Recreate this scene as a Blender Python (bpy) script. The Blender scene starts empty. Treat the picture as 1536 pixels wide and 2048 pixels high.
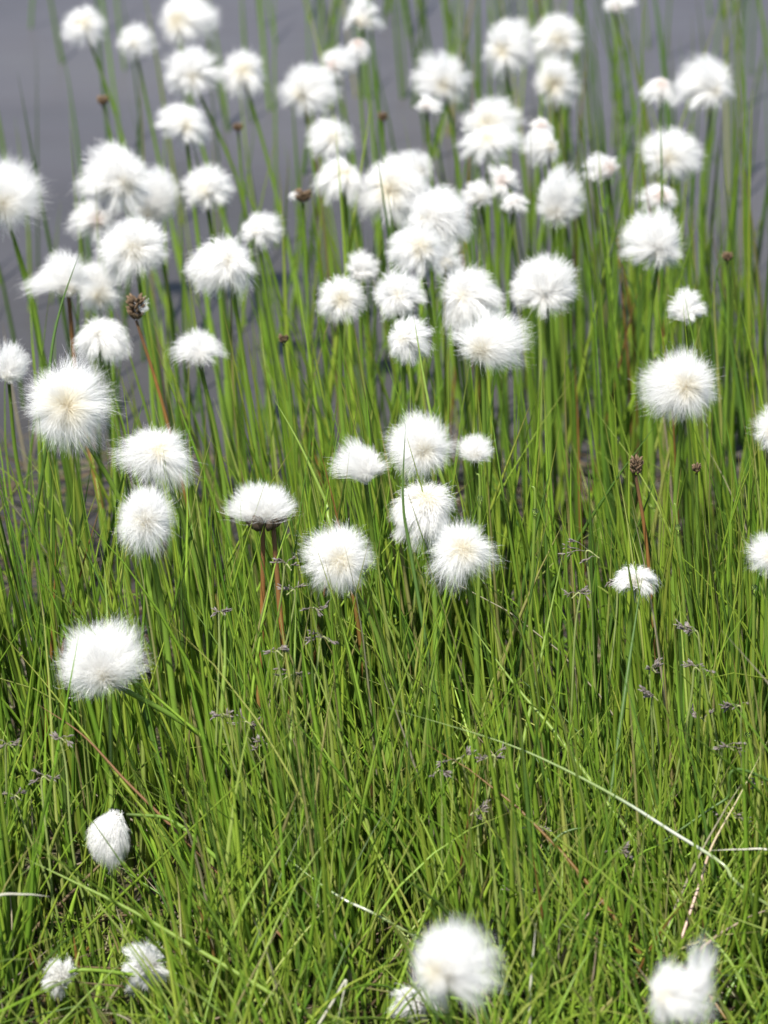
import bpy, math, random
import numpy as np
PI = math.pi
SC = bpy.context.scene
COL = SC.collection
R = math.radians

# ------------------------------------------------------------------ camera
F = 7228.0                      # focal length in pixels of the 1536 px wide photograph
CAM_H, PITCH = 0.747, R(20)
CP, SP = math.cos(PITCH), math.sin(PITCH)
cam_d = bpy.data.cameras.new("camera")
cam = bpy.data.objects.new("camera", cam_d); COL.objects.link(cam)
cam.location = (0, 0, CAM_H); cam.rotation_euler = (PI/2 - PITCH, 0, 0)
cam_d.sensor_fit = 'HORIZONTAL'; cam_d.sensor_width = 24; cam_d.lens = 24*F/1536
cam_d.clip_start = 0.05; cam_d.clip_end = 3000
cam_d.dof.use_dof = True; cam_d.dof.focus_distance = 1.625
cam_d.dof.aperture_fstop = 0.1129/0.0083
SC.camera = cam

def at(px, py, d):
    """world point seen at pixel px, py of the photograph, d metres along the view axis"""
    u = (px - 768)/F*d; v = (1024 - py)/F*d
    return np.array([u, d*CP + v*SP, CAM_H - d*SP + v*CP])

YS = [-200, 0, 100, 250, 400, 500, 600, 700, 850, 1000, 1200, 1320, 2048]
DS = [2.75, 2.52, 2.4, 2.2, 2.04, 1.95, 1.86, 1.77, 1.67, 1.61, 1.56, 1.53, 1.45]
def dep(py): return float(np.interp(py, YS, DS))

# ------------------------------------------------------------------ helpers
def tag(o, label=None, cat=None, group=None, kind=None):
    if label: o["label"] = label
    if cat: o["category"] = cat
    if group: o["group"] = group
    if kind: o["kind"] = kind
    return o

def mesh_obj(name, V, Fc, mat, parent=None, t=None, col=None, smooth=True, k=4):
    """V (n,3), Fc (m,k) faces all of k corners"""
    me = bpy.data.meshes.new(name)
    V = np.ascontiguousarray(V, dtype=np.float32); Fc = np.ascontiguousarray(Fc, dtype=np.int32)
    me.vertices.add(len(V)); me.vertices.foreach_set("co", V.ravel())
    m = len(Fc); k = Fc.shape[1]
    me.loops.add(m*k); me.loops.foreach_set("vertex_index", Fc.ravel())
    me.polygons.add(m)
    me.polygons.foreach_set("loop_start", np.arange(0, m*k, k, dtype=np.int32))
    me.polygons.foreach_set("loop_total", np.full(m, k, dtype=np.int32))
    me.polygons.foreach_set("use_smooth", np.full(m, smooth, dtype=bool))
    if t is not None:
        a = me.attributes.new("along", 'FLOAT', 'POINT'); a.data.foreach_set("value", np.asarray(t, np.float32))
    if col is not None:
        a = me.attributes.new("tint", 'FLOAT_COLOR', 'POINT')
        c = np.ones((len(V), 4), np.float32); c[:, :3] = col
        a.data.foreach_set("color", c.ravel())
    me.update(calc_edges=True); me.validate()
    me.materials.append(mat)
    o = bpy.data.objects.new(name, me); COL.objects.link(o)
    if parent: o.parent = parent
    return o

def empty(name, loc):
    o = bpy.data.objects.new(name, None); o.location = tuple(loc); o.empty_display_size = .01
    COL.objects.link(o); return o

def nrm(a): return a/np.maximum(np.linalg.norm(a, axis=-1, keepdims=True), 1e-12)

def smooth_path(pts, n):
    """Catmull-Rom through the way points, n samples"""
    P = np.array(pts, float)
    P = np.vstack([2*P[0]-P[1], P, 2*P[-1]-P[-2]])
    segs = len(P)-3; out = []
    for s in np.linspace(0, segs, n):
        i = min(int(s), segs-1); u = s-i
        a, b, c, d = P[i:i+4]
        out.append(.5*((2*b)+(-a+c)*u+(2*a-5*b+4*c-d)*u*u+(-a+3*b-3*c+d)*u**3))
    return np.array(out)

def tube(P, r, sides=7):
    """closed-ended tube along P (n,3) with radii r (n)"""
    P = np.asarray(P, float); n = len(P); r = np.broadcast_to(np.asarray(r, float), (n,))
    T = nrm(np.gradient(P, axis=0))
    ref = np.array([0.31, 0.95, 0.05]) if abs(T[0][2]) > .6 else np.array([0, 0.1, 1.0])
    A = nrm(np.cross(T, ref)); B = np.cross(T, A)
    th = np.arange(sides)/sides*2*PI
    V = P[:, None, :] + r[:, None, None]*(np.cos(th)[None, :, None]*A[:, None, :] + np.sin(th)[None, :, None]*B[:, None, :])
    V = V.reshape(-1, 3)
    i = np.arange(n-1)[:, None]*sides; j = np.arange(sides)[None, :]; j2 = (j+1) % sides
    Fc = np.stack([i+j, i+j2, i+sides+j2, i+sides+j], -1).reshape(-1, 4)
    t = np.repeat(np.linspace(0, 1, n), sides)
    return V, Fc, t

def join(parts):
    Vs, Fs, Ts, off = [], [], [], 0
    for V, Fc, t in parts:
        Vs.append(V); Fs.append(Fc+off); Ts.append(t); off += len(V)
    return np.vstack(Vs), np.vstack(Fs), np.concatenate(Ts)

def spindle(c, axis, length, rad, n=5, sides=6, bend=0.):
    """pointed oval body"""
    axis = nrm(np.array(axis, float)); s = np.linspace(0, 1, n)
    P = np.array(c)[None]+axis[None]*(s[:, None]*length)
    P[:, 2] -= bend*s*s*length
    return tube(P, rad*np.maximum(np.sin(PI*np.clip(s*.92+.05, 0, 1))**.8, .08), sides)

# ------------------------------------------------------------------ materials
def new_mat(name):
    m = bpy.data.materials.new(name); m.use_nodes = True
    nt = m.node_tree; nt.nodes.clear()
    out = nt.nodes.new("ShaderNodeOutputMaterial")
    return m, nt, out

def ramp(nt, stops, fac):
    r = nt.nodes.new("ShaderNodeValToRGB"); e = r.color_ramp.elements
    while len(e) < len(stops): e.new(.5)
    for k, (p, c) in enumerate(stops):
        e[k].position = p; e[k].color = (*c, 1)
    nt.links.new(fac, r.inputs[0]); return r.outputs[0]

def cotton(name, stops, transl=.42):
    m, nt, out = new_mat(name)
    a = nt.nodes.new("ShaderNodeAttribute"); a.attribute_name = "along"
    c = ramp(nt, stops, a.outputs["Fac"])
    d = nt.nodes.new("ShaderNodeBsdfDiffuse"); t = nt.nodes.new("ShaderNodeBsdfTranslucent")
    g = nt.nodes.new("ShaderNodeBsdfGlossy"); g.inputs["Roughness"].default_value = .4
    g.inputs["Color"].default_value = (.95, .95, .95, 1)
    mx = nt.nodes.new("ShaderNodeMixShader"); mx.inputs[0].default_value = transl
    m2 = nt.nodes.new("ShaderNodeMixShader"); m2.inputs[0].default_value = .06
    nt.links.new(c, d.inputs[0]); nt.links.new(c, t.inputs[0])
    nt.links.new(d.outputs[0], mx.inputs[1]); nt.links.new(t.outputs[0], mx.inputs[2])
    nt.links.new(mx.outputs[0], m2.inputs[1]); nt.links.new(g.outputs[0], m2.inputs[2])
    nt.links.new(m2.outputs[0], out.inputs[0]); return m

W = (.97, .962, .945)
M_COT = cotton("cotton_fibre", [(0, (.46, .36, .21)), (.08, (.83, .75, .56)), (.2, (.94, .905, .80)), (.42, W)])
M_COTP = cotton("pinkish_cotton_fibre", [(0, (.38, .25, .17)), (.15, (.78, .64, .55)), (.36, (.93, .89, .86)), (.6, W)])
M_COTW = cotton("damp_cotton_fibre", [(0, (.45, .42, .38)), (.3, (.80, .79, .75)), (.7, (.90, .90, .89))], .3)

def plantmat(name, rough=.38, transl=.25, spec=.5, stops=None, noise=.25):
    m, nt, out = new_mat(name)
    if stops:
        a = nt.nodes.new("ShaderNodeAttribute"); a.attribute_name = "along"
        c = ramp(nt, stops, a.outputs["Fac"])
    else:
        a = nt.nodes.new("ShaderNodeAttribute"); a.attribute_name = "tint"; c = a.outputs["Color"]
    tc = nt.nodes.new("ShaderNodeTexCoord"); mp = nt.nodes.new("ShaderNodeMapping")
    mp.inputs["Scale"].default_value = (900, 900, 60)
    nz = nt.nodes.new("ShaderNodeTexNoise"); nz.inputs["Scale"].default_value = 1; nz.inputs["Detail"].default_value = 3
    nt.links.new(tc.outputs["Object"], mp.inputs[0]); nt.links.new(mp.outputs[0], nz.inputs[0])
    mr = nt.nodes.new("ShaderNodeMapRange"); mr.inputs["To Min"].default_value = 1-noise; mr.inputs["To Max"].default_value = 1+noise
    nt.links.new(nz.outputs[0], mr.inputs[0])
    mul = nt.nodes.new("ShaderNodeVectorMath"); mul.operation = 'SCALE'
    nt.links.new(c, mul.inputs[0]); nt.links.new(mr.outputs[0], mul.inputs["Scale"])
    p = nt.nodes.new("ShaderNodeBsdfPrincipled"); p.inputs["Roughness"].default_value = rough
    p.inputs["Specular IOR Level"].default_value = spec
    t = nt.nodes.new("ShaderNodeBsdfTranslucent"); mx = nt.nodes.new("ShaderNodeMixShader"); mx.inputs[0].default_value = transl
    nt.links.new(mul.outputs[0], p.inputs["Base Color"]); nt.links.new(mul.outputs[0], t.inputs[0])
    nt.links.new(p.outputs[0], mx.inputs[1]); nt.links.new(t.outputs[0], mx.inputs[2])
    nt.links.new(mx.outputs[0], out.inputs[0]); return m

M_GRASS = plantmat("grass_blade", .36, .42, .5)
M_STEM = plantmat("green_stem", .5, .1, .25, [(0, (.19, .30, .04)), (.5, (.175, .29, .036)), (.9, (.12, .20, .028)), (1, (.06, .09, .022))])  # dark top end paints the shade under the head into the stem colour
M_ORANGE = plantmat("orange_brown_stem", .45, .05, .4, [(0, (.16, .20, .03)), (.35, (.27, .17, .05)), (.7, (.32, .15, .045)), (1, (.12, .07, .04))])
M_CUP = plantmat("scale_brown", .6, .05, .3, [(0, (.07, .05, .035)), (1, (.17, .12, .075))], .4)
M_SPENT = plantmat("spent_seed_brown", .7, .1, .2, [(0, (.08, .05, .03)), (1, (.22, .15, .09))], .5)
M_SPIKE = plantmat("purple_grey_spikelet", .45, .1, .5, [(0, (.13, .15, .06)), (.5, (.17, .13, .12)), (1, (.30, .27, .26))], .5)
M_CULM = plantmat("thin_culm", .45, .1, .4, [(0, (.22, .32, .06)), (1, (.34, .36, .15))])

# ground
def ground_mat():
    m, nt, out = new_mat("wet_mud")
    tc = nt.nodes.new("ShaderNodeTexCoord")
    n1 = nt.nodes.new("ShaderNodeTexNoise"); n1.inputs["Scale"].default_value = 38; n1.inputs["Detail"].default_value = 9; n1.inputs["Roughness"].default_value = .7
    n2 = nt.nodes.new("ShaderNodeTexNoise"); n2.inputs["Scale"].default_value = 220; n2.inputs["Detail"].default_value = 5
    nt.links.new(tc.outputs["Object"], n1.inputs[0]); nt.links.new(tc.outputs["Object"], n2.inputs[0])
    c = ramp(nt, [(.3, (.018, .014, .009)), (.5, (.05, .04, .022)), (.6, (.075, .10, .02)), (.8, (.15, .13, .06))], n1.outputs[0])
    p = nt.nodes.new("ShaderNodeBsdfPrincipled"); p.inputs["Roughness"].default_value = .5
    b = nt.nodes.new("ShaderNodeBump"); b.inputs["Strength"].default_value = .9; b.inputs["Distance"].default_value = .004
    nt.links.new(n2.outputs[0], b.inputs["Height"]); nt.links.new(c, p.inputs["Base Color"]); nt.links.new(b.outputs[0], p.inputs["Normal"])
    nt.links.new(p.outputs[0], out.inputs[0]); return m

def water_mat():
    m, nt, out = new_mat("grey_lake_water")
    tc = nt.nodes.new("ShaderNodeTexCoord"); mp = nt.nodes.new("ShaderNodeMapping"); mp.inputs["Scale"].default_value = (1.2, 2.2, 1)
    n1 = nt.nodes.new("ShaderNodeTexNoise"); n1.inputs["Scale"].default_value = 3.2; n1.inputs["Detail"].default_value = 5
    nt.links.new(tc.outputs["Object"], mp.inputs[0]); nt.links.new(mp.outputs[0], n1.inputs[0])
    n2 = nt.nodes.new("ShaderNodeTexNoise"); n2.inputs["Scale"].default_value = 2.1; n2.inputs["Detail"].default_value = 3
    mp2 = nt.nodes.new("ShaderNodeMapping"); mp2.inputs["Scale"].default_value = (1.1, 1.0, 1)
    nt.links.new(tc.outputs["Object"], mp2.inputs[0]); nt.links.new(mp2.outputs[0], n2.inputs[0])
    c = ramp(nt, [(.2, (.066, .062, .068)), (.5, (.090, .085, .094)), (.8, (.108, .102, .106))], n2.outputs[0])
    sx = nt.nodes.new("ShaderNodeSeparateXYZ"); nt.links.new(tc.outputs["Object"], sx.inputs[0])
    ad = nt.nodes.new("ShaderNodeMath"); ad.operation = 'MULTIPLY_ADD'; ad.inputs[1].default_value = .9; nt.links.new(n1.outputs[0], ad.inputs[0]); nt.links.new(sx.outputs[1], ad.inputs[2])
    dm = nt.nodes.new("ShaderNodeMapRange"); dm.inputs["From Min"].default_value = 2.2; dm.inputs["From Max"].default_value = 3.6
    nt.links.new(ad.outputs[0], dm.inputs[0])
    shal = nt.nodes.new("ShaderNodeMix"); shal.data_type = 'RGBA'; shal.inputs[6].default_value = (.040, .036, .032, 1)
    nt.links.new(dm.outputs[0], shal.inputs[0]); nt.links.new(c, shal.inputs[7]); c = shal.outputs[2]
    p = nt.nodes.new("ShaderNodeBsdfPrincipled"); p.inputs["Roughness"].default_value = .42; p.inputs["IOR"].default_value = 1.33
    p.inputs["Specular IOR Level"].default_value = .3
    b = nt.nodes.new("ShaderNodeBump"); b.inputs["Strength"].default_value = .3; b.inputs["Distance"].default_value = .02
    nt.links.new(n1.outputs[0], b.inputs["Height"]); nt.links.new(c, p.inputs["Base Color"]); nt.links.new(b.outputs[0], p.inputs["Normal"])
    nt.links.new(p.outputs[0], out.inputs[0]); return m

# ------------------------------------------------------------------ ground and water
rg = np.random.default_rng(5)
def shore(x): return 1.86 - .10*np.sin(x*3.1+.4) + .16*x*2      # where the bank meets the water
def ground_z(x, y):
    s = y - shore(x)
    z = -np.clip(s, -.35, .6)*.10 + .006*np.sin(x*31+y*17)*np.cos(y*23-x*9) + .004*np.sin(x*83)*np.sin(y*71)
    return np.where(s < -.35, z+(-s-.35)*.01, z)
xs = np.concatenate([[-400, -60, -8, -3], np.linspace(-1.2, 1.2, 121), [3, 8, 60, 400]])
ys = np.concatenate([[-400, -60, -5, -1, 0, .5], np.linspace(.8, 3.2, 141), [5, 12, 60, 900]])
X, Y = np.meshgrid(xs, ys)
Z = ground_z(X, Y); Z[np.abs(X) > 2] = np.where(Y[np.abs(X) > 2] > 1.9, -.1, .05)
Z[Y > 4] = -.1
V = np.stack([X, Y, Z], -1).reshape(-1, 3); nx, ny = len(xs), len(ys)
i = np.arange(ny-1)[:, None]*nx + np.arange(nx-1)[None]
Fc = np.stack([i, i+1, i+1+nx, i+nx], -1).reshape(-1, 4)
tag(mesh_obj("muddy_ground", V, Fc, ground_mat()), "dark wet muddy bank under the grass", "ground", kind="structure")
V = np.array([[-900, 1.2, 0], [900, 1.2, 0], [900, 2200, 0], [-900, 2200, 0]], float)
tag(mesh_obj("water", V, np.array([[0, 1, 2, 3]]), water_mat(), smooth=False), "grey lake water behind the flowers", "water", kind="structure")

# ------------------------------------------------------------------ grass
PAL = np.array([[.285, .43, .045], [.22, .365, .038], [.155, .28, .034], [.345, .47, .06], [.11, .205, .034], [.42, .50, .12], [.34, .33, .12], [.30, .17, .05], [.46, .41, .27]])
def blades(n, bx, by, bz, h, lean, az, curl, w, col, rng, rings=8, flat=False):
    """n narrow folded blades: base position, length, lean from upright (rad), lean azimuth, extra bend, half width"""
    s = np.linspace(0, 1, rings)
    ang = lean[:, None] + curl[:, None]*s[None]**1.5            # angle from vertical along the blade
    ds = h[:, None]/(rings-1)
    hor = np.concatenate([np.zeros((n, 1)), np.cumsum(np.sin(ang[:, :-1])*ds, 1)], 1)
    ver = np.concatenate([np.zeros((n, 1)), np.cumsum(np.cos(ang[:, :-1])*ds, 1)], 1)
    ph = rng.uniform(0, 2*PI, (n, 1)); wob = .012*h[:, None]*np.sin(s[None]*5+ph)
    cx, cy = np.cos(az)[:, None], np.sin(az)[:, None]
    P = np.stack([bx[:, None]+hor*cx-wob*cy, by[:, None]+hor*cy+wob*cx, bz[:, None]+ver], -1)
    T = nrm(np.gradient(P, axis=1))
    th = rng.uniform(0, PI, n)
    ref = np.stack([np.cos(th), np.sin(th), np.zeros(n)], -1)[:, None, :]*np.ones((1, rings, 1))
    A = nrm(ref - (ref*T).sum(-1, keepdims=True)*T); B = np.cross(T, A)
    wd = (w[:, None]*np.clip(1.02-s[None]**2.2, .04, 1)*(.75+.25*np.minimum(1, s[None]*4)))[..., None]
    Vv = np.stack([P-A*wd, P+B*wd*.75, P+A*wd, P-B*wd*.55], 2)                 # four-cornered section, closed round
    Vv = Vv.reshape(-1, 3)
    base = (np.arange(n)[:, None, None]*rings + np.arange(rings-1)[None, :, None])*4
    j = np.arange(4)[None, None]; j2 = (j+1) % 4
    Fc = np.stack([base+j, base+j2, base+4+j2, base+4+j], -1).reshape(-1, 4)
    c = np.repeat(np.repeat(col[:, None, :], rings, 1), 4, 1).reshape(n, rings, 4, 3) if False else np.broadcast_to(col[:, None, None, :], (n, rings, 4, 3)).copy()
    tipc = rng.random(n) < .35
    f = (np.clip(s-.82, 0, 1)/.18)[None, :, None, None]*tipc[:, None, None, None]*.7
    c = c*(1-f) + np.array([.33, .24, .09])*f
    basec = np.clip(.22-s, 0, 1)[None, :, None, None]/.22*.45
    c = c*(1-basec)+np.array([.28, .30, .12])*basec
    return Vv, Fc, c.reshape(-1, 3)

def pick(rng, n, wts):
    wts = np.array(wts, float); wts /= wts.sum()
    c = PAL[rng.choice(len(PAL), n, p=wts)]
    return c*rng.uniform(.8, 1.2, (n, 1))*rng.uniform(.93, 1.07, (n, 3))

def clumpy(rng, n, x0, x1, y0, y1, dens):
    """positions by rejection from a density function"""
    X, Y = [], []
    while sum(map(len, X)) < n:
        x = rng.uniform(x0, x1, n*2); y = rng.uniform(y0, y1, n*2)
        k = rng.random(n*2) < dens(x, y); X.append(x[k]); Y.append(y[k])
    return np.concatenate(X)[:n], np.concatenate(Y)[:n]

def nz(x, y, f, s=0):
    return .5+.25*np.sin(x*f+1.7*np.sin(y*f*.7+s)+s)+.25*np.sin(y*f*1.1+1.3*np.sin(x*f*.8+2*s)+s*3)

def low_spot(x, y):
    return ((np.abs(x+.133) < .016) & (y > 1.22) & (y < 1.42)) | ((np.abs(x+.099) < .018) & (y > 1.22) & (y < 1.42)) | ((np.abs(x-.010) < .014) & (y > 1.2) & (y < 1.40)) | ((np.abs(x+.113) < .014) & (y > 1.36) & (y < 1.475))

def add_grass(name, label, n, y0, y1, hfun, dens, lean, curl, w, wts, seed, xm=.27, azmode=None, rings=8):
    rng = np.random.default_rng(seed)
    x, y = clumpy(rng, n, -xm*1.0-.14*(y1-1.2), xm+.14*(y1-1.2), y0, y1, dens)
    h = hfun(x, y)*rng.uniform(.62, 1.15, n)*np.where(low_spot(x, y), .30, 1)
    ln = np.abs(rng.normal(0, lean, n)); cu = rng.normal(curl, curl*.8+.05, n)
    if name in ('erect_grass', 'marsh_grass', 'far_sedge'):
        az_l = np.where(rng.random(n) < .8, PI, 0.)+rng.normal(0, .5, n)
        ln = np.clip(ln+.05*np.where(x < .05, 1, .3), 0, .6)
    if name == 'short_turf_grass':
        f = np.interp(y, [1.22, 1.42], [1.2, .6]); ln *= f; cu *= f
    az = rng.uniform(0, 2*PI, n) if azmode is None else azmode(rng, n)
    if name in ('erect_grass', 'marsh_grass', 'far_sedge'): az = np.where(rng.random(n) < .75, az_l, az)
    ww = rng.uniform(w[0], w[1], n)
    Vv, Fc, c = blades(n, x, y, ground_z(x, y)-.004, h, ln, az, cu, ww, pick(rng, n, wts), rng, rings)
    o = mesh_obj(name, Vv, Fc, M_GRASS, col=c)
    return tag(o, label, "grass", kind="stuff")

def az_side(rng, n):       # mostly leaning left or right across the picture
    a = np.where(rng.random(n) < .62, PI, 0.) + rng.normal(0, .7, n)
    return a
def az_tuft(rng, n):       # the stand leans a little to the left
    return np.where(rng.random(n) < .72, PI, 0.) + rng.normal(0, .75, n)
def az_lean(rng, n):
    return np.where(rng.random(n) < .78, PI, 0.) + rng.normal(0, .55, n)
GREEN = [5, 5, 3.5, 4, 2.5, 2, .7, .22, .12]
# short tangled turf along the bottom
add_grass("short_turf_grass", "short tangled green turf in the foreground", 4300, 1.08, 1.46,
          lambda x, y: .085+.045*np.clip((y-1.2)/.4, 0, 1), lambda x, y: .6+.4*nz(x, y, 25), .36, .50, (.0007, .0013), [6, 5, 3, 6, 2, 4, 1.2, .15, .6], 11, azmode=az_side)
# blades lying over, some dead and pale
add_grass("fallen_grass", "long bent and fallen blades lying over the turf", 620, 1.24, 1.8,
          lambda x, y: .18+0*x, lambda x, y: .5+.5*nz(x, y, 14, 1), .60, .38, (.0007, .0013), [6, 5, 3, 6, 2, 4, .6, .1, .3], 12, azmode=az_lean)
# the erect stand
def gap(x, y):
    return np.where((x/y < -.065) & (y > 1.62), .2, 1)*(1-.7*np.exp(-((x/y-.092)/.014)**2-((y-1.84)/.14)**2))*np.interp(y, [1.3, 1.6, 1.76, 2.05], [1, .88, .26, .17])
add_grass("erect_grass", "dense upright green grass in the middle", 3150, 1.30, 2.05,
          lambda x, y: np.interp(y, [1.30, 1.42, 1.55, 1.7, 2.05], [.11, .15, .18, .20, .205]), lambda x, y: (.08+.92*nz(x, y, 30, 2)**1.4)*gap(x, y), .10, .08, (.0011, .0020), GREEN, 13, azmode=az_tuft)
add_grass("marsh_grass", "upright grass standing in the shallows", 420, 1.9, 2.5,
          lambda x, y: .22+.05*nz(x, y, 9), lambda x, y: (.05+.95*nz(x, y, 22, 4)**2.2)*np.interp(x/y, [-.115, -.07, -.03, .05, .09, .12], [.18, .3, .55, 1, .85, .55])*np.interp(y, [1.95, 2.15, 2.5], [1, .8, .5]), .07, .06, (.0013, .0021), [2, 4, 5, 1.5, 5, .4, .7, .35, .1], 14, azmode=az_tuft)
add_grass("far_sedge", "sparse tall sedge far out in the water", 210, 2.3, 3.5,
          lambda x, y: .26+.08*nz(x, y, 12, 5), lambda x, y: (.2+.8*nz(x, y, 10, 6))*np.interp(x/y, [-.115, -.06, -.02, .05, .1], [.14, .3, 1, 1, .6]), .08, .11, (.0013, .0022), [1, 4, 5, 1, 6, .3, 1, .4, .1], 15, azmode=az_tuft)
# dead litter on the mud
def litter():
    rng = np.random.default_rng(21); n = 3600
    x = rng.uniform(-.33, .33, n); y = rng.uniform(1.2, 2.15, n)
    ln = rng.uniform(1.25, 1.55, n); h = rng.uniform(.02, .10, n)
    cols = np.array([[.16, .11, .06], [.26, .19, .11], [.10, .07, .04], [.36, .31, .22], [.12, .15, .04]])[rng.integers(0, 5, n)]
    Vv, Fc, c = blades(n, x, y, np.maximum(ground_z(x, y), -.001)+.0015, h, ln, rng.uniform(0, 2*PI, n), rng.normal(0, .1, n), rng.uniform(.0004, .0011, n), cols, rng, 5)
    tag(mesh_obj("dead_leaf_litter", Vv, Fc, M_GRASS, col=c), "brown dead grass litter on the wet mud", "litter", kind="stuff")
litter()

# ------------------------------------------------------------------ cotton heads
def fluff(rng, rx, ry, rz, root, n, w, K=90, cl=.5, droop=.1, frizz=.05, lump=.10, lenv=.13, floor=-1.0, rings=7, stray=.04, upper=None):
    lump *= rng.uniform(.7, 1.7); cl *= rng.uniform(.75, 1.2); droop *= rng.uniform(.5, 2.0)
    cream = rng.uniform(.75, 1.1) if K > 100 else rng.uniform(.75, 1.5)
    d = nrm(rng.normal(size=(int(n*2.4), 3)))
    if floor > -1: d = d[(d[:, 2] > floor+rng.normal(0, .08, len(d)))]
    rd = nrm(np.array(root)/np.array([rx, ry, rz])+1e-6)
    toward = (d*rd).sum(-1)
    keep = (rng.random(len(d)) > np.clip((toward-.80)*3.2, 0, .55)) & (rng.random(len(d)) < np.interp(d[:, 2], [-1, -.2], [.5, 1]))
    d = d[keep][:n]; n = len(d)
    kd = nrm(rng.normal(size=(K, 3)))
    if floor > -1: kd = kd[kd[:, 2] > floor]
    idx = np.argmax(d@kd.T + rng.normal(0, .05, (n, len(kd))), 1)
    ks = rng.uniform(cl*.5, cl*1.2, len(kd)).clip(0, .95); kl = 1+rng.normal(0, lump*.7, len(kd))
    kk = ks[idx]*np.interp(d[:, 2], [-.5, .1, .6], [1, .8, .45])
    e = nrm(d*(1-kk)[:, None] + kd[idx]*kk[:, None])
    lw = np.zeros(n)
    for _ in range(4):
        q = rng.normal(size=3)*1.9; lw += np.cos(e@q+rng.uniform(0, 6))*.5
    L = (1+lump*lw)*kl[idx]*(1-np.abs(rng.normal(0, lenv, n)))
    st = rng.random(n) < stray; L[st] *= rng.uniform(1.03, 1.22, st.sum())
    inner = rng.random(n) < .22; L[inner] *= rng.uniform(.55, .95, inner.sum())
    E = e*np.array([rx, ry, rz])*L[:, None]
    wind = rng.normal(0, 1, 3)*np.array([.13, .06, .07])*rx
    E = E + wind*(np.clip(L[:, None], 0, 1.1)**2-.55) - np.array([0, 0, .10*rz])*(1-e[:, 2:3]**2)*droop/.08*.5 + rng.normal(0, .045, (n, 3))*rx
    root = np.array(root)
    R0 = root + rng.normal(0, 1, (n, 3))*np.array([.0013, .0013, .0011])
    D = E-R0; ln = np.linalg.norm(D, axis=1, keepdims=True)
    M = R0 + .5*D + np.array([0, 0, 1.])*droop*ln + nrm(e)*ln*.06 + rng.normal(0, .10, (n, 3))*ln
    s = np.linspace(0, 1, rings)[None, :, None]
    P = (1-s)**2*R0[:, None] + 2*s*(1-s)*M[:, None] + s*s*E[:, None]
    T = nrm(np.gradient(P, axis=1))
    a = nrm(np.cross(T, nrm(rng.normal(size=(n, 1, 3)))))
    b = np.cross(T, a)
    ph = rng.uniform(0, 6.28, (n, 1, 1)); fr = rng.uniform(5, 11, (n, 1, 1))
    P = P + a*np.sin(s*fr+ph)*frizz*ln[:, None]*s**1.4 + b*np.cos(s*fr*.8+ph)*frizz*ln[:, None]*s**1.4
    wd = w*(1-.72*s**1.5)
    Vv = np.stack([P-b*wd, P+b*wd], 2).reshape(-1, 3)
    base = (np.arange(n)[:, None]*rings + np.arange(rings-1)[None])*2
    Fc = np.stack([base, base+1, base+3, base+2], -1).reshape(-1, 4)
    # how far from the root, in units of a usual fibre, decides cream or white
    dist = np.linalg.norm(P-root, axis=-1)/max(rx, rz)
    t = np.repeat(np.clip(dist*cream, 0, 1).reshape(-1), 2)
    return Vv, Fc, t

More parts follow.
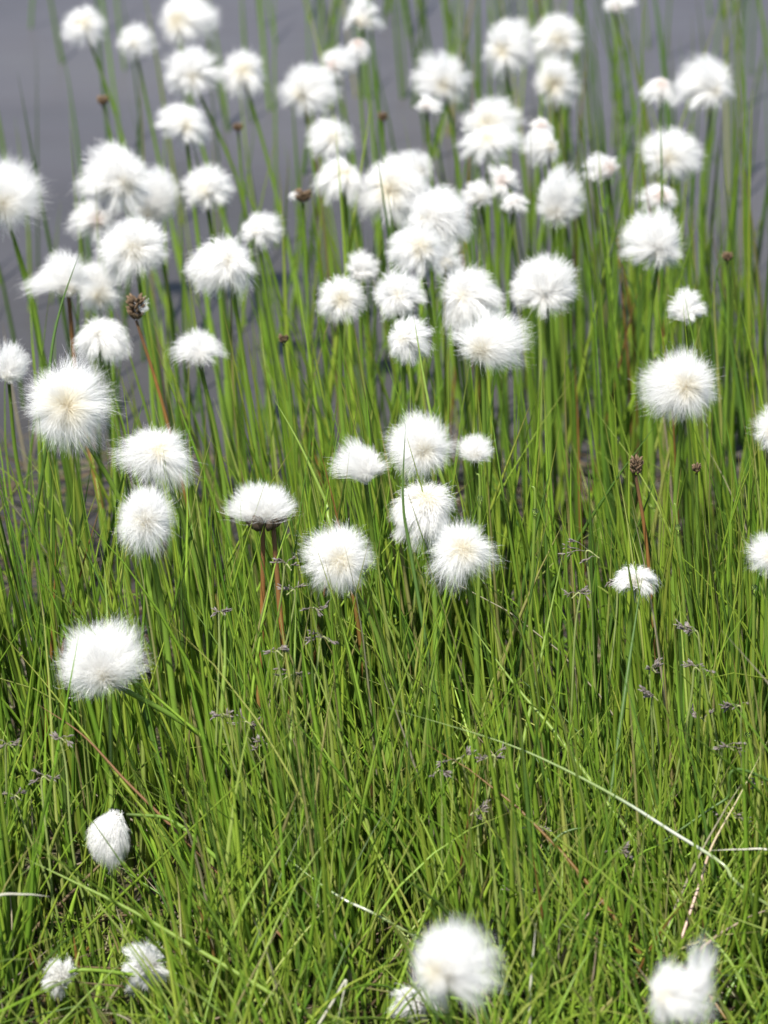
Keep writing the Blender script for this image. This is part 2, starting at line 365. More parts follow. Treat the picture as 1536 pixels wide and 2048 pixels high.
# px, py, width, height, kind, lean (dx per unit height towards the root of the stem), depth shift, (root u, root v) in half sizes, label
H = [
 (168,55,100,86,'P',.42,0,(.1,-.1),"white tuft highest in the upper left corner, on a leaning stem over water"),
 (270,82,84,74,'P',.25,.02,(0,.1),"small cream-centred tuft just right of the upper left corner tuft"),
 (376,42,132,104,'P',.2,.0,(0,-.1),"large round tuft cut by the top edge left of middle"),
 (380,143,124,106,'P',.4,-.03,(.1,.05),"wide tuft directly beneath the one cut by the top edge"),
 (488,153,102,106,'P',.3,0,(0,.1),"upright tuft touching the right side of another near the top left"),
 (724,26,92,78,'A',.1,.0,(0,-.4),"arched tuft at the top edge parted over its stem in the middle"),
 (625,178,130,108,'P',.15,-.02,(0,-.1),"broad white tuft below two pinkish tufts near the top middle"),
 (678,128,82,72,'S',.1,.03,(-.1,-.1),"pinkish-centred tuft leaning on the broad tuft at top middle"),
 (716,104,62,52,'S',.1,.04,(.1,.3),"small beige tuft with dark underside behind a pinkish one at top middle"),
 (365,250,124,96,'P',.15,-.02,(-.1,-.1),"flattened white tuft in the upper left with two stems under it"),
 (232,360,158,142,'P',.2,-.06,(.1,.0),"biggest tuft of the upper left cluster, lying over three others"),
 (312,392,104,128,'P',.15,.02,(-.2,-.2),"tall tuft hidden partly behind the right of the upper left cluster"),
 (176,440,78,92,'S',.15,.02,(.4,0),"tuft with brown centre low on the left of the upper left cluster"),
 (420,378,114,96,'P',.1,0,(0,.1),"single rounded tuft between the upper left cluster and the middle"),
 (520,460,97,76,'P',.15,.0,(0,0),"small plain tuft alone right of the large petal-like one"),
 (272,498,152,130,'P',.2,-.05,(.1,-.05),"wide tuft with cream middle beneath the upper left cluster"),
 (440,537,157,120,'P',.12,-.04,(.1,0),"large tuft with petal-like drooping locks left of middle"),
 (15,388,152,145,'F',.17,-.12,(0,-.1),"big tuft cut by the left edge on a thick green stem"),
 (126,552,125,112,'D',.1,-.02,(.15,-.4),"windblown tuft streaming left over a brown cup on an orange stem"),
 (194,575,88,118,'P',.1,.03,(0,0),"tall pale tuft tucked behind the windblown one at left"),
 (25,727,78,82,'P',.1,.0,(-.2,-.3),"small tuft at the left edge above the largest head"),
 (207,688,122,96,'P',.1,.04,(0,.1),"ragged white tuft right behind the largest head at left"),
 (398,695,120,76,'D',.12,0,(0,-.45),"dome-shaped tuft with dark cup showing beneath, left of middle"),
 (134,812,200,190,'F',.35,-.03,(0,.0),"largest and sharpest round head at the left side"),
 (307,910,156,118,'F',.25,-.02,(.1,.05),"oval head lower right of the largest head, above another"),
 (288,1035,120,142,'F',.12,-.03,(.05,.05),"upright oval head directly below an oval one at left"),
 (525,1010,142,92,'H',.02,0,(0,-.42),"half-round head on a brown cup and orange stem, centre left"),
 (675,1120,149,142,'F',.3,0,(0,.1),"evenly round fuzzy head low in the middle"),
 (200,1320,196,155,'F',.75,.0,(0,-.25),"wide flattened head with tan centre, lower left over the grass"),
 (660,280,107,92,'P',.1,0,(0,.05),"tuft stacked directly above a star-shaped one left of the middle cluster"),
 (678,362,112,96,'P',.1,-.02,(.1,.1),"star-shaped tuft with cream middle just left of the middle cluster"),
 (795,382,152,142,'P',.0,-.01,(-.2,-.1),"upper left head of the big middle cluster"),
 (828,330,80,62,'P',.05,.03,(0,0),"dim rounded tuft peeping out at the very top of the middle cluster"),
 (880,435,150,125,'P',.05,-.07,(.1,-.25),"frontmost large head of the big middle cluster"),
 (825,500,125,112,'P',.2,-.06,(.15,-.1),"ragged head in the middle cluster above a thick dark stem"),
 (797,592,122,106,'P',.05,-.02,(0,.1),"starry cream-centred head under the ragged one in the middle"),
 (686,600,106,100,'P',.05,.0,(0,0),"round tuft on the left end of the row below the middle cluster"),
 (725,535,74,66,'P',.05,.03,(0,-.2),"small greyish tuft behind the row left of the middle cluster"),
 (815,683,97,100,'P',.05,.0,(.1,.3),"shaded tuft hanging lowest in the middle cluster"),
 (895,520,70,100,'P',.05,.06,(0,0),"dim pale tuft hidden deep behind the middle cluster"),
 (942,600,136,140,'P',.1,-.0,(0,-.1),"tall soft head behind the fuzzy cream-centred one"),
 (1083,568,146,132,'P',.05,-.02,(.1,-.3),"smooth rounded head right of the middle row with drooping skirt"),
 (981,685,152,118,'F',.02,-.06,(-.05,-.05),"sharp fuzzy cream-centred dome on a straight stem, right of middle"),
 (878,160,126,106,'P',.1,0,(.1,-.1),"round tuft standing alone above the middle of the top half"),
 (862,212,60,34,'S',.1,.03,(0,0),"tiny pinkish tuft peeping from under the round lone tuft"),
 (1016,97,112,126,'P',.2,-.02,(0,-.1),"left head of the touching pair at the top right"),
 (1113,75,116,106,'P',.15,-.04,(-.1,-.1),"right head of the touching pair at the top right"),
 (1110,165,104,112,'P',.1,.05,(-.1,-.1),"tuft partly hidden just beneath the touching pair at the top right"),
 (985,240,134,90,'P',.05,.0,(0,-.3),"upper layer of the double-decked head right of middle"),
 (978,288,126,76,'P',.05,-.03,(0,.4),"lower layer of the double-decked head right of middle"),
 (1082,262,60,58,'S',.1,.03,(-.1,.3),"small square-topped tuft above a cream one right of the double head"),
 (1082,294,84,86,'P',.05,.0,(.1,-.2),"small cream-centred tuft right of the double-decked head"),
 (1008,362,78,72,'S',.05,.03,(0,.1),"pinkish tuft crossed by a thin stem right of the middle cluster"),
 (955,390,72,60,'P',.05,.05,(0,0),"faint low tuft just right of the middle cluster"),
 (1030,410,58,44,'S',.05,.04,(0,0),"tiny torn tuft below the pinkish one crossed by a stem"),
 (1118,397,112,122,'P',.05,-.02,(.0,-.25),"spiky tuft with a tall crest, right of the middle"),
 (1203,338,80,58,'S',.08,.02,(0,.2),"small brown-centred tuft alone between spiky and right-hand tufts"),
 (1240,4,76,40,'S',.2,.0,(0,-.2),"pinkish tuft cut by the top edge at right"),
 (1316,186,64,64,'S',.05,.02,(0,.3),"small tuft touching the left of a broad one at top right"),
 (1408,172,136,106,'P',.0,-.02,(.1,-.05),"broad spiky tuft in the upper right corner"),
 (1346,308,136,112,'P',.05,-.02,(.0,0),"large round tuft second down in the right-hand column"),
 (1323,395,86,62,'S',.1,.03,(0,0),"small flat tuft squeezed between two large ones at right"),
 (1303,480,142,122,'P',.03,-.05,(.1,-.15),"wide tuft with downward locks under a small flat one at right"),
 (1373,612,82,72,'A',.05,.0,(0,-.4),"arched two-lobed tuft crossed by a green blade at right"),
 (1360,775,160,146,'F',.03,.0,(.05,.05),"big fluffy round head alone on the right side"),
 (1556,862,104,112,'F',.05,-.02,(0,0),"head cut by the right edge at mid height"),
 (1540,1110,88,84,'F',.05,-.02,(0,0),"small smooth head cut by the right edge, lower down"),
 (836,893,142,138,'F',.15,.0,(.1,-.1),"fluffy head with a dark blade tip in front, centre"),
 (719,925,112,92,'D',.1,.01,(.2,-.45),"lopsided head with dark cup left of the central fluffy one"),
 (950,897,76,60,'F',.05,.01,(0,-.3),"tiny round cream head right of the central fluffy one"),
 (845,1035,142,134,'P',.1,.05,(0,.4),"tall head just behind and above the compact bristly one, centre"),
 (922,1100,140,118,'F',.05,-.03,(-.05,.0),"compact bristly head in front of the shaded drooping one"),
 (1268,1160,96,66,'A',.03,.01,(0,.0),"small drooping tuft of white locks low on the right"),
]
NEAR = [
 (905,1925,176,172,'N',.02,1.20,(-.2,0),"blurred starry head closest to the viewer at the bottom middle"),
 (1355,1990,132,130,'N',.02,1.22,(-.3,.1),"blurred ragged head at the bottom right corner with a loose wisp"),
]
PAR = {  # clumps, clumping, droop, frizz, lump, length spread, floor
 'P': dict(K=60, cl=.66, droop=.14, frizz=.045, lump=.075, lenv=.11, floor=-.93, stray=.02),
 'F': dict(K=130, cl=.55, droop=.07, frizz=.065, lump=.10, lenv=.13, floor=-1, stray=.13),
 'S': dict(K=34, cl=.7, droop=.08, frizz=.02, lump=.10, lenv=.14, floor=-.9, stray=.02),
 'A': dict(K=18, cl=.8, droop=.28, frizz=.02, lump=.10, lenv=.1, floor=-.95, stray=.02),
 'D': dict(K=50, cl=.6, droop=.26, frizz=.03, lump=.10, lenv=.14, floor=-.42, stray=.06),
 'H': dict(K=80, cl=.5, droop=.04, frizz=.05, lump=.10, lenv=.12, floor=-.36, stray=.09),
 'N': dict(K=42, cl=.6, droop=.05, frizz=.05, lump=.12, lenv=.30, floor=-1, stray=.05),
}
def bracts(c, up, s, rng, n=6, spread=.25):
    """ring of pointed brown scales cupping the foot of the cotton"""
    up = nrm(np.array(up, float)); a = nrm(np.cross(up, [.3, .9, .1])); b = np.cross(up, a); parts = []
    for k in range(n):
        th = k/n*2*PI+rng.uniform(-.3, .3)
        o = a*math.cos(th)+b*math.sin(th)
        parts.append(spindle(c+o*s*spread*rng.uniform(.6, 1)-up*s*.9, up*.9+o*rng.uniform(.35, .7), s*rng.uniform(1.3, 2.0), s*.38, 5, 5))
    return join(parts)

def stem_tube(P, r0, r1, n=26):
    Q = smooth_path(P, n); s = np.linspace(0, 1, n)
    return tube(Q, r0+(r1-r0)*s**1.3, 8)

def flower(k, rec, near=False):
    px, py, w, h, kind, lean, dd, (ru, rv), label = rec
    rng = np.random.default_rng(1000+k)
    d = dd if near else dep(py+h*.0)+dd
    C = at(px, py, d); s = d/F
    rx, rz = w/2*s*1.0, h/2*s*1.02/CP
    ry = (rx+rz)/2*.95
    ss = 1.0
    # stem foot
    fx = C[0] + lean*.9*C[2]; fy = C[1] + rng.uniform(-.012, .02)
    fz = float(ground_z(fx, fy))-.004
    base = np.array([fx, fy, fz])
    q_ = .16 if kind in 'PSN' else .06
    root = np.array([(ru+rng.normal(0, q_))*rx, -.28*ry, (rv+rng.normal(0, q_))*rz])
    if kind in 'DH': root = np.array([ru*rx, -.22*ry, (rv-.08)*rz])
    T = empty("cottongrass", base)
    tag(T, label, "cottongrass", "cottongrass plants with white seed heads")
    par = PAR[kind]
    sharp = kind in 'FHD' or near
    n = 7500 if kind in 'FH' else (6500 if sharp else 6000)
    n = int(n*np.clip((w*h)/(140*120), .4, 1.7))
    wid = .00005 if sharp else .000085
    if near: wid = .00007; n = int(n*.6); rx *= 1.12; rz *= 1.12; ry *= 1.1
    Vv, Fc, t = fluff(rng, rx, ry, rz, root, n, wid, **par)
    if k == 18:            # blown to the left
        Vv[:, 0] -= np.clip(.3*rz-Vv[:, 2], 0, 1)*np.clip(-Vv[:, 0]/rx, -.1, 1)*.45
    if near and px > 1200:
        V2, F2, t2 = fluff(rng, rx*.42, ry*.4, rz*.75, np.array([-.1*rx, 0, -.6*rz]), int(n*.16), wid, K=12, cl=.6, lump=.15)
        V2 = V2+np.array([rx*.68, 0, rz*.78]); Fc = np.vstack([Fc, F2+len(Vv)]); Vv = np.vstack([Vv, V2]); t = np.concatenate([t, np.clip(t2+.5, 0, 1)])
    mat = M_COTP if kind == 'S' else M_COT
    if kind in 'PSF' and abs(px-768) < 760:          # every head sits a little askew
        a = rng.normal(0, .22); b = rng.normal(0, .15)
        ca, sa, cb, sb = math.cos(a), math.sin(a), math.cos(b), math.sin(b)
        Vv = Vv@np.array([[ca, 0, sa], [0, 1, 0], [-sa, 0, ca]])@np.array([[1, 0, 0], [0, cb, -sb], [0, sb, cb]])
    head = mesh_obj("seed_head", Vv+(C-base), Fc, mat, T, t=t)
    rootw = C+root-base
    cupr = (.0056 if kind == 'H' else .0032) if kind in 'DH' or k in (12,) else .0013
    up = np.array([-lean*.5, 0, 1.])
    cp = rootw + np.array([0, .002, 0.])
    Vb, Fb, tb = bracts(cp, up, cupr, rng, 22 if kind == 'H' else (9 if kind == 'D' else 5), .85 if kind == 'H' else .25)
    mesh_obj("scale_cup", Vb, Fb, M_CUP, T, t=tb)
    # seeds packed in the middle of the head
    q = [spindle(cp+rng.normal(0, .0006, 3), nrm(rng.normal(size=3)+np.array([0, -.4, .6])), .003, .00035, 4, 5) for _ in range(12)]
    Vs, Fs, ts = join(q); mesh_obj("seeds", Vs, Fs, M_CUP, T, t=ts)
    top = cp + np.array([0, .0015, -.0015])
    low = np.array([0, 0, 0.])
    hgt = top[2]
    m1 = low + (top-low)*.35 + np.array([rng.normal(0, .004)-lean*.01, rng.normal(0, .003), 0])
    m2 = low + (top-low)*.72 + np.array([rng.normal(0, .003)+lean*.012, .004, 0])
    under = top + np.array([0, .004*(1 if kind not in 'DH' else 0), -.4*rz])
    m3 = low + (top-low)*.9; m3 = (m3+under)/2 if kind not in 'DH' else m3
    r0 = rng.uniform(.0015, .0018)*(1.0 if w > 90 else .85)
    orange = k in (18, 26)
    P = [low, m1, m2, top]
    Vt, Ft, tt = stem_tube(P, r0, r0*.66)
    mesh_obj("stem", Vt, Ft, M_ORANGE if orange else M_STEM, T, t=tt)
    if k == 26:            # second brown stalk crowding the same cup
        P2 = [low+np.array([.012, .004, 0]), (top+low)*.5+np.array([.008, .002, 0]), top+np.array([.0045, 0, -.001])]
        Vt, Ft, tt = stem_tube(P2, r0, r0*.7)
        mesh_obj("stem", Vt, Ft, M_ORANGE, T, t=tt)
    # sheath round the stem part way up
    j = int(26*rng.uniform(.25, .4)); seg = smooth_path(P, 26)[j:j+4]
    Vt, Ft, tt = tube(seg, np.array([1.02, 1.45, 1.5, 1.15])*r0, 8)
    mesh_obj("leaf_sheath", Vt, Ft, M_STEM, T, t=tt*.5)
    return T

for k, rec in enumerate(H): flower(k, rec)
for k, rec in enumerate(NEAR): flower(200+k, rec, True)

# hanging closed head on a bent stem
def hanging():
    rng = np.random.default_rng(77)
    d = 1.515; way = [(253,1629),(290,1631),(328,1635),(365,1655),(395,1682),(440,1722),(500,1775),(560,1830)]
    dz = [1.515, 1.515, 1.515, 1.513, 1.512, 1.511, 1.51, 1.51]
    P = [at(x, y, dd) for (x, y), dd in zip(way, dz)]
    foot = P[-1].copy(); foot[2] = float(ground_z(foot[0]+.01, foot[1]))-.003; foot[0] += .012
    P.append(foot); P = P[::-1]
    T = empty("cottongrass", foot); tag(T, "closed teardrop head hanging down from a sharply bent stem, lower left", "cottongrass", "cottongrass plants with white seed heads")
    P = [p-foot for p in P]
    Vt, Ft, tt = stem_tube(P, .0011, .0007, 50); mesh_obj("stem", Vt, Ft, M_STEM, T, t=tt)
    C = at(214, 1684, d)-foot; s = d/F; rx, rz = 45*s, 60*s
    root = np.array([.35*rx, 0, .88*rz])
    Vv, Fc, t = fluff(rng, rx*.95, rx*.9, rz*1.0, root, 6500, .00008, K=70, cl=.35, droop=.03, frizz=.02, lump=.025, lenv=.10, floor=-1, stray=.02)
    # fibres hang: pull outline into a teardrop
    zz = np.clip((Vv[:, 2]/rz), -1.2, 1)
    Vv[:, 0] = Vv[:, 0]*(1-.18*np.clip(-zz, 0, 1)) + .10*rx*np.clip(-zz, 0, 1)
    mesh_obj("seed_head", Vv+C, Fc, M_COT, T, t=np.clip(t*1.6+.3, 0, 1))
    Vb, Fb, tb = bracts(C+root+np.array([.001, 0, .0004]), (-.8, 0, -.6), .0017, rng, 7); mesh_obj("scale_cup", Vb, Fb, M_CUP, T, t=tb)
hanging()

# fallen, damp tufts on the turf
FALL = [(115,1957,74,70,1.47,"small dirty-white tuft fallen at the very left of the bottom"),
        (285,1937,100,92,1.475,"matted white tuft with dark gap fallen beside blades, bottom left"),
        (825,2012,88,84,1.45,"fallen cream tuft peeking out beside the closest blurred head")]
for k, (px, py, w, h, d, label) in enumerate(FALL):
    rng = np.random.default_rng(300+k)
    C = at(px, py, d); s = d/F; foot = C.copy(); foot[2] = C[2]-h/2*s
    T = empty("fallen_cotton_tuft", foot); tag(T, label, "cotton tuft", "fallen cotton tufts")
    rx, rz = w/2*s*1.22, h/2*s*1.2
    Vv, Fc, t = fluff(rng, rx, rx*.8, rz, (.2*rx, -.3*rx, .25*rz), 4200, .00009, K=12, cl=.75, droop=.1, frizz=.06, lump=.16, lenv=.2, floor=-1, stray=.03)
    mesh_obj("cotton", Vv+(C-foot), Fc, M_COTW, T, t=t)
    q = [spindle(C-foot+np.array([.2*rx, -.3*rx, .3*rz])+rng.normal(0, .001, 3), nrm(rng.normal(size=3)), .004, .0004, 4, 5) for _ in range(9)]
    Vs, Fs, ts = join(q); mesh_obj("seeds", Vs, Fs, M_CUP, T, t=ts)
    st = [C-foot+np.array([.2*rx, 0, .2*rz]), C-foot+np.array([.012, -.004, .006]), np.array([.035, .004, .006])]
    Vt, Ft, tt = stem_tube(st[::-1], .0009, .0007, 12); mesh_obj("stem", Vt, Ft, M_STEM, T, t=tt*.6)

# ------------------------------------------------------------------ spent brown heads
SPENT = [(272,618,40,52,-.03,.3,True,"spent brown head with a white wisp on an orange stem, left"),
 (1272,934,30,38,0,.16,False,"spent brown head on a long rusty stem, right side"),
 (1393,938,24,34,.03,.05,False,"dim brown spent head right of the rusty-stemmed one"),
 (766,236,26,28,.06,.05,False,"blurred brown bud between pale stems near the top middle"),
 (476,257,26,24,.05,.1,False,"blurred reddish bud beside a leaning stem at upper left"),
 (206,204,30,26,.0,.3,False,"blurred brown bud on the stem under the upper left corner tuft"),
 (567,680,26,30,.04,.1,False,"blurred brown bud low between stems left of the middle row"),
 (1455,516,28,28,.03,.05,False,"grey-brown blurred bud at the right over the water"),
 (606,396,44,34,-.0,.05,True,"tiny brown bud with white wisp left of the star-shaped tuft")]
for k, (px, py, w, h, dd, lean, wisp, label) in enumerate(SPENT):
    rng = np.random.default_rng(400+k); d = dep(py)+dd; C = at(px, py, d); s = d/F
    fx = C[0]+lean*C[2]*.9; fy = C[1]+.006; base = np.array([fx, fy, float(ground_z(fx, fy))-.004])
    T = empty("spent_cottongrass", base); tag(T, label, "cottongrass", "spent brown cottongrass heads")
    w, h = (w*1.1, h*1.35) if k < 2 else (w*.85, h*.85)
    c = C-base; rr = w/2*s*.75; q = []
    for a in range(60):
        z = rng.uniform(-.9, .7); th = rng.uniform(0, 6.28); o = np.array([math.cos(th), math.sin(th), 0])*math.sqrt(max(0, 1-z*z))
        q.append(spindle(c+np.array([0, 0, z*h/2*s*.7])+o*rr*.45, o*.9+np.array([0, 0, .75]), rr*1.1, rr*.26, 4, 5))
    Vs, Fs, ts = join(q); mesh_obj("seed_head", Vs, Fs, M_SPENT, T, t=ts)
    top = c-np.array([0, 0, h*.35*s]); P = [np.zeros(3), top*.4+np.array([rng.normal(0, .003), 0, 0]), top*.8, top]
    Vt, Ft, tt = stem_tube(P, .001, .0008); mesh_obj("stem", Vt, Ft, M_ORANGE if k < 2 else M_STEM, T, t=tt)
    if wisp:
        Vv, Fc, t = fluff(rng, rr*.9, rr*.7, rr*.8, (-.6*rr, 0, 0), 260, .0001, K=8, cl=.6, lump=.2)
        mesh_obj("cotton_wisp", Vv+c+np.array([rr*1.1*(1 if k == 0 else -.8), 0, .001]), Fc, M_COT, T, t=np.clip(t+.4, 0, 1))

# ------------------------------------------------------------------ flowering grass (purplish panicles)
PAN = [(570,1150,40,"slender panicle beside the brown-cupped head"),(590,1205,50,"dark panicle on the stalk right of the brown-cupped stem"),
 (625,1238,42,"small panicle beneath the evenly round head"),(438,1243,34,"lone spikelet cluster left of the orange stem"),
 (642,1300,52,"drooping panicle with pale tip under the round head"),(552,1325,44,"panicle nodding left of the drooping pale-tipped one"),
 (585,1378,56,"wide low panicle under the nodding ones, left of middle"),(490,1463,40,"purple spikelet in the mid grass left of middle"),
 (444,1448,38,"flat grey panicle lower left of middle"),(533,1506,36,"single purple spikelet beneath the flat grey panicle"),
 (84,1578,50,"dense grey panicle low at the left side"),(30,1612,44,"grey panicle hanging below the dense one, left edge"),
 (12,1508,40,"panicle cut by the left edge"),(1172,1140,80,"tall open panicle beside the small drooping tuft, right"),
 (1160,1212,50,"reddish spikelets on the open panicle's left side"),(1236,1190,50,"spikelets reaching right under the small drooping tuft"),
 (1395,1290,56,"thin upright grey panicle at right over dark water"),(1388,1358,44,"horizontal spikelets under the thin upright panicle, right"),
 (1300,1356,38,"small dark panicle left of the horizontal spikelets"),(1304,1412,36,"small dark panicle beneath another, right of middle"),
 (1398,1458,44,"reddish-grey panicle in the right-hand grass"),(1482,1437,50,"bushy grey panicle near the right edge"),
 (1448,1520,60,"long nodding grey panicle near the right edge"),(922,1542,54,"long dark panicle in the grass, lower middle"),
 (990,1540,60,"pale dangling panicle beside the long dark one"),(952,1648,50,"purple panicle with white flecks, lower middle"),
 (1062,1676,48,"tangled purple panicle in the lower middle grass"),(1230,1722,44,"three-pointed panicle in the lower right"),
 (1455,1650,50,"pink arched panicle at the lower right"),(1530,1590,44,"grey panicle cut by the right edge"),
 (1046,1806,44,"grey panicle above the white upright blade"),(1160,1836,50,"flat grey panicle in the lower right turf"),
 (880,1560,36,"small dusky panicle left of the long dark one"),(120,1495,36,"faint panicle among blades at lower left")]
for k, (px, py, L, label) in enumerate(PAN):
    rng = np.random.default_rng(600+k)
    d = float(np.interp(py, [1100, 1300, 1500, 1700, 1900], [1.59, 1.55, 1.53, 1.51, 1.49]))+rng.uniform(-.02, .01)
    C = at(px, py-L*.45, d); s = d/F
    fx = C[0]+rng.uniform(-.02, .03); fy = C[1]+rng.uniform(-.01, .02); base = np.array([fx, fy, float(ground_z(fx, fy))-.003])
    T = empty("flowering_grass", base); tag(T, "purplish-grey grass panicle: "+label if False else label, "grass stalk", "flowering grass stalks with purplish panicles")
    c = C-base; side = rng.choice([-1, 1])
    bend = np.array([side*L*s*.55, rng.normal(0, .002), -L*s*.25])
    P = [np.zeros(3), c*.45+np.array([rng.normal(0, .003), 0, 0]), c*.88, c, c+bend*.6]
    Q = smooth_path(P, 24); Vt, Ft, tt = tube(Q, np.linspace(.0007, .0003, 24), 6); mesh_obj("culm", Vt, Ft, M_CULM, T, t=tt)
    nb = 4
    for b in range(nb):
        f = rng.uniform(.72, .98); p0 = Q[int(f*23)]
        dr = nrm(np.array([rng.choice([-1, 1])*rng.uniform(.5, 1), rng.normal(0, .4), rng.uniform(-.3, .6)]))
        ln = L*s*rng.uniform(.25, .6); p1 = p0+dr*ln
        br = tube(np.array([p0, (p0+p1)/2+np.array([0, 0, .0008]), p1]), .00017, 4)
        q = [br]
        for e in range(rng.integers(2, 9)):
            u = rng.uniform(.55, 1.05); pp = p0+(p1-p0)*u
            q.append(spindle(pp, dr+rng.normal(0, .35, 3), rng.uniform(.0022, .0040), rng.uniform(.00028, .00045), 5, 5))
        Vs, Fs, ts = join(q); mesh_obj("spikelet_cluster", Vs, Fs, M_SPIKE, T, t=ts)

# ------------------------------------------------------------------ single long blades that stand out
def const(name, c, rough=.35, spec=.5, transl=.1): return plantmat(name, rough, transl, spec, [(0, c), (1, c)], .3)
M_PALE = const("pale_dead_blade", (.50, .48, .38), .3, .6)
M_GLEAM = plantmat("painted_gleam_green_blade", .22, .1, .9, [(0, (.20, .28, .07)), (.28, (.28, .35, .14)), (.40, (.54, .56, .46)), (.50, (.50, .53, .42)), (.60, (.26, .34, .12)), (1, (.22, .30, .08))])  # pale middle stretch paints the sun's gleam into the blade colour
M_PINK = plantmat("pinkish_straw", .35, .05, .5, [(0, (.42, .27, .20)), (.5, (.52, .36, .28)), (1, (.28, .30, .08))])
M_RED = const("reddish_dead_blade", (.24, .125, .055), .5)
M_DKG = const("dark_green_blade", (.075, .14, .025), .4)
M_YG = const("yellow_green_blade", (.20, .29, .045), .38)
LONG = [
 ([(1520,1800),(1445,1728),(1345,1664),(1238,1597),(1105,1527),(985,1478),(775,1415)],1.465,1.49,.00075,M_GLEAM,"bent_blade","long green blade with a painted gleam arching across the lower right"),
 ([(1333,1965),(1362,1880),(1400,1765),(1425,1690),(1480,1590),(1536,1480)],1.46,1.50,.0007,M_PINK,"dry_straw","thin pinkish straw standing aslant above the bottom right head"),
 ([(1058,2060),(1062,1960),(1072,1846)],1.41,1.41,.0007,M_PALE,"dead_blade","white upright dead blade right of the closest blurred head"),
 ([(330,1640),(250,1560),(165,1470),(73,1407)],1.52,1.52,.0006,M_RED,"dead_blade","reddish brown dead blade pointing left under the wide lower left head"),
 ([(92,900),(100,730),(120,620),(158,508)],1.72,1.72,.0009,M_DKG,"leaf_blade","dark blade tip crossing the windblown tuft at left"),
 ([(860,1330),(822,1110),(806,1000),(811,848)],1.57,1.56,.0009,M_DKG,"leaf_blade","dark blade tip standing before the central fluffy head"),
 ([(900,1000),(868,860),(845,740),(828,636)],1.70,1.70,.0009,M_YG,"leaf_blade","green blade tip below the row in the middle, leaning left"),
 ([(700,1120),(650,1000),(600,890),(545,792)],1.66,1.66,.0009,M_YG,"leaf_blade","yellowish blade leaning left in the gap at mid picture"),
 ([(1088,1780),(1090,1715),(1115,1675),(1150,1658),(1190,1656)],1.50,1.50,.0009,M_DKG,"bent_blade","green blade curled into a hook, lower right of middle"),
 ([(440,1930),(480,1830),(530,1740),(588,1650)],1.46,1.46,.0009,M_YG,"leaf_blade","brownish green blade leaning right in the lower left turf"),
 ([(480,1950),(380,1890),(270,1825),(150,1765),(48,1716)],1.45,1.46,.0010,M_YG,"bent_blade","long yellow-green blade lying aslant beneath the hanging head"),
 ([(790,1850),(690,1800),(630,1760),(580,1720)],1.48,1.49,.0006,M_GLEAM,"bent_blade","green blade with a painted white gleam lying aslant in the lower middle"),
 ([(1522,2050),(1470,1940),(1430,1885),(1385,1840)],1.44,1.45,.0009,M_YG,"bent_blade","pale arching blade at the bottom right edge"),
 ([(640,2045),(668,2000),(692,1960),(684,2000),(674,2048)],1.42,1.42,.0006,M_PALE,"dry_straw","dry straw folded into a narrow peak at the bottom, left of middle"),
 ([(1180,1560),(1110,1465),(1030,1370),(930,1235)],1.54,1.56,.0010,M_YG,"leaf_blade","long blade slanting up left under the compact bristly head"),
 ([(580,1500),(588,1350),(592,1200)],1.54,1.55,.0008,M_YG,"leaf_blade","straight pale stalk among panicles left of the middle"),
 ([(222,1560),(218,1300),(208,1122)],1.57,1.57,.0011,M_YG,"leaf_blade","pale pointed blade rising behind the wide lower left head"),
 ([(445,1400),(450,1320),(449,1200)],1.55,1.55,.0010,M_YG,"leaf_blade","pointed blade standing in the grass left of the orange stem"),
 ([(1245,1420),(1262,1300),(1285,1150)],1.55,1.56,.0010,M_DKG,"leaf_blade","dark blade tip crossing the small drooping tuft at right"),
 ([(1060,1420),(1085,1300),(1127,1100)],1.57,1.58,.0009,M_YG,"leaf_blade","straight blade leaning right between bristly head and drooping tuft"),
 ([(-90,1862),(-15,1796),(50,1789),(98,1793)],1.43,1.44,.0007,M_PALE,"dead_blade","short white dead blade lying flat at the lower left edge"),
 ([(1620,1745),(1545,1702),(1480,1699),(1420,1701)],1.46,1.47,.0006,M_PALE,"dead_blade","thin white dead blade lying flat at the lower right edge"),
 ([(1536,1560),(1450,1600),(1360,1660),(1300,1700)],1.50,1.50,.0007,M_DKG,"bent_blade","dark blade slanting down left near the right edge"),
]
for k, (way, d0, d1, r, mat, nm, label) in enumerate(LONG):
    n = len(way); P = [at(x, y, d0+(d1-d0)*i/(n-1)) for i, (x, y) in enumerate(way)]
    b = P[0].copy(); gz = float(ground_z(b[0], b[1]))-.003
    if b[2] > gz+.004:
        dirn = nrm(P[0]-P[1]); dirn[2] = min(dirn[2], -.35)
        foot = b+dirn*((b[2]-gz)/-dirn[2]) if (b[2]-gz)/-dirn[2] < .12 else b+np.array([np.sign(P[0][0]-P[1][0]+1e-9)*(b[2]-gz)*min(1.4, .15+abs(P[0][0]-P[1][0])/max(.002, abs(P[0][2]-P[1][2]))), .01, gz-b[2]])
        foot[2] = gz; P = [foot]+P
    b = P[0]
    Q = smooth_path([p-b for p in P], 40); s = np.linspace(0, 1, 40)
    Vt, Ft, tt = tube(Q, r*np.clip(1.03-s**3, .1, 1), 7)
    # flatten the tube a little so that it catches the light like a leaf
    o = mesh_obj(nm, Vt, Ft, mat, t=tt); o.location = tuple(b)
    tag(o, label, "grass blade", "long single blades among the grass")

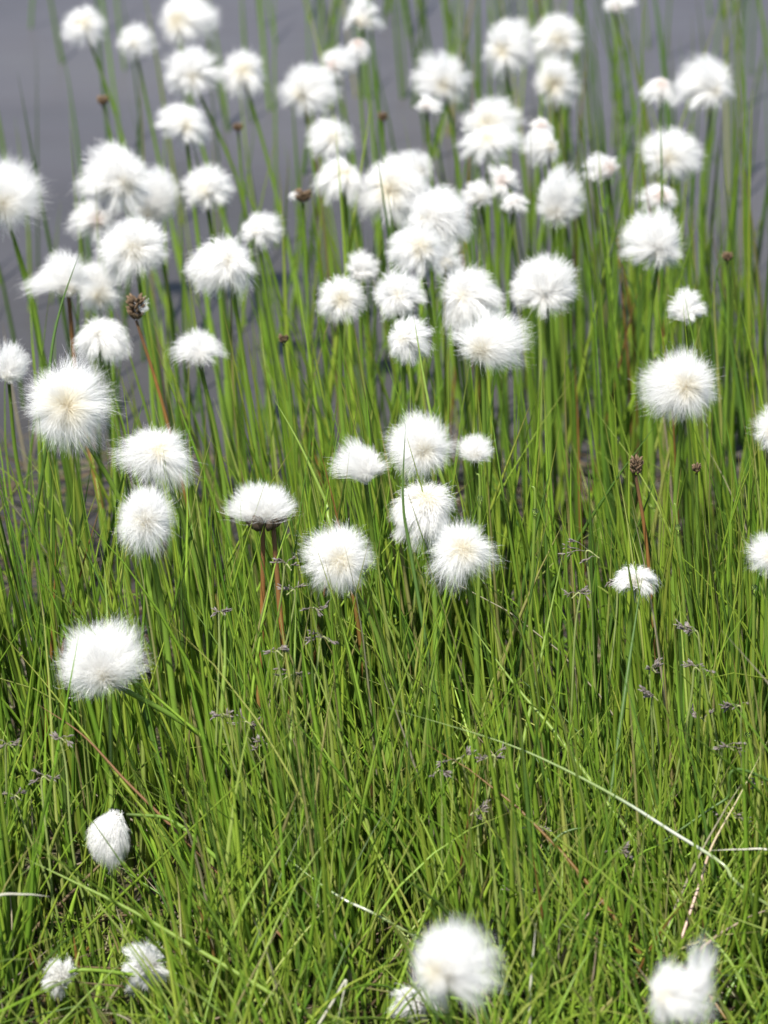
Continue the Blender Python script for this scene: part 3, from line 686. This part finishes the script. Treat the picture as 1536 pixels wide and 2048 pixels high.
# water drops glinting on blades
def glass():
    m, nt, out = new_mat("water_drop"); g = nt.nodes.new("ShaderNodeBsdfGlass"); g.inputs["IOR"].default_value = 1.33; g.inputs["Roughness"].default_value = .02
    nt.links.new(g.outputs[0], out.inputs[0]); return m
M_DROP = glass()
DROPS = [(1070,1020,1.60,"blade with a glinting water drop right of the compact bristly head"),(1355,1052,1.60,"blade with a bright round water drop right of the rusty stem"),
         (1494,1466,1.51,"blade with a water drop near the right edge by the bushy panicle"),(960,995,1.60,"blade carrying a small drop under the tiny round cream head"),
         (1508,1172,1.58,"blade with a water drop below the head cut by the right edge")]
for k, (px, py, d, label) in enumerate(DROPS):
    rng = np.random.default_rng(900+k); C = at(px, py, d); foot = C+np.array([rng.uniform(-.01, .02), .004, 0]); foot[2] = float(ground_z(foot[0], foot[1]))-.003
    T = empty("dewy_blade", foot); tag(T, label, "grass blade", "blades carrying water drops")
    c = C-foot; Q = smooth_path([np.zeros(3), c*.5+np.array([.002, 0, 0]), c, c+np.array([-.002, 0, .012])], 24)
    Vt, Ft, tt = tube(Q, .0009*np.clip(1.03-np.linspace(0, 1, 24)**3, .1, 1), 7); mesh_obj("blade", Vt, Ft, M_YG, T, t=tt)
    th = np.linspace(.02, PI-.02, 12); P = np.stack([0*th, 0*th, -np.cos(th)*.0014], 1)+c+np.array([0, -.0016, 0])
    Vt, Ft, tt = tube(P, np.sin(th)*.0014, 14); mesh_obj("water_drop", Vt, Ft, M_DROP, T, t=tt)

# ------------------------------------------------------------------ light
SUN_EL, SUN_AZ = R(60), R(205)          # azimuth of the sun clockwise from +Y: behind the camera, to the left
w = bpy.data.worlds.new("World"); SC.world = w; w.use_nodes = True
nt = w.node_tree; bg = nt.nodes["Background"]; bg.inputs[1].default_value = .09
sky = nt.nodes.new("ShaderNodeTexSky"); sky.sky_type = 'NISHITA'; sky.sun_disc = False
sky.sun_elevation = SUN_EL; sky.sun_rotation = SUN_AZ
nt.links.new(sky.outputs[0], bg.inputs[0])
sd = bpy.data.lights.new("sun", 'SUN'); sd.energy = 4.9; sd.angle = R(.53); sd.color = (1, .965, .90)
so = bpy.data.objects.new("sun", sd); COL.objects.link(so)
from mathutils import Vector
sdir = Vector((math.sin(SUN_AZ)*math.cos(SUN_EL), math.cos(SUN_AZ)*math.cos(SUN_EL), math.sin(SUN_EL)))
so.rotation_euler = sdir.to_track_quat('Z', 'Y').to_euler(); so.location = (0, 0, 3)

SC.view_settings.view_transform = 'Standard'; SC.view_settings.look = 'None'
SC.view_settings.exposure = .62; SC.view_settings.gamma = 1
SC.render.engine = 'CYCLES'
SC.cycles.max_bounces = 10; SC.cycles.diffuse_bounces = 6; SC.cycles.transmission_bounces = 8; SC.cycles.glossy_bounces = 3
SC.cycles.use_denoising = True
SC.cycles.sample_clamp_indirect = 6
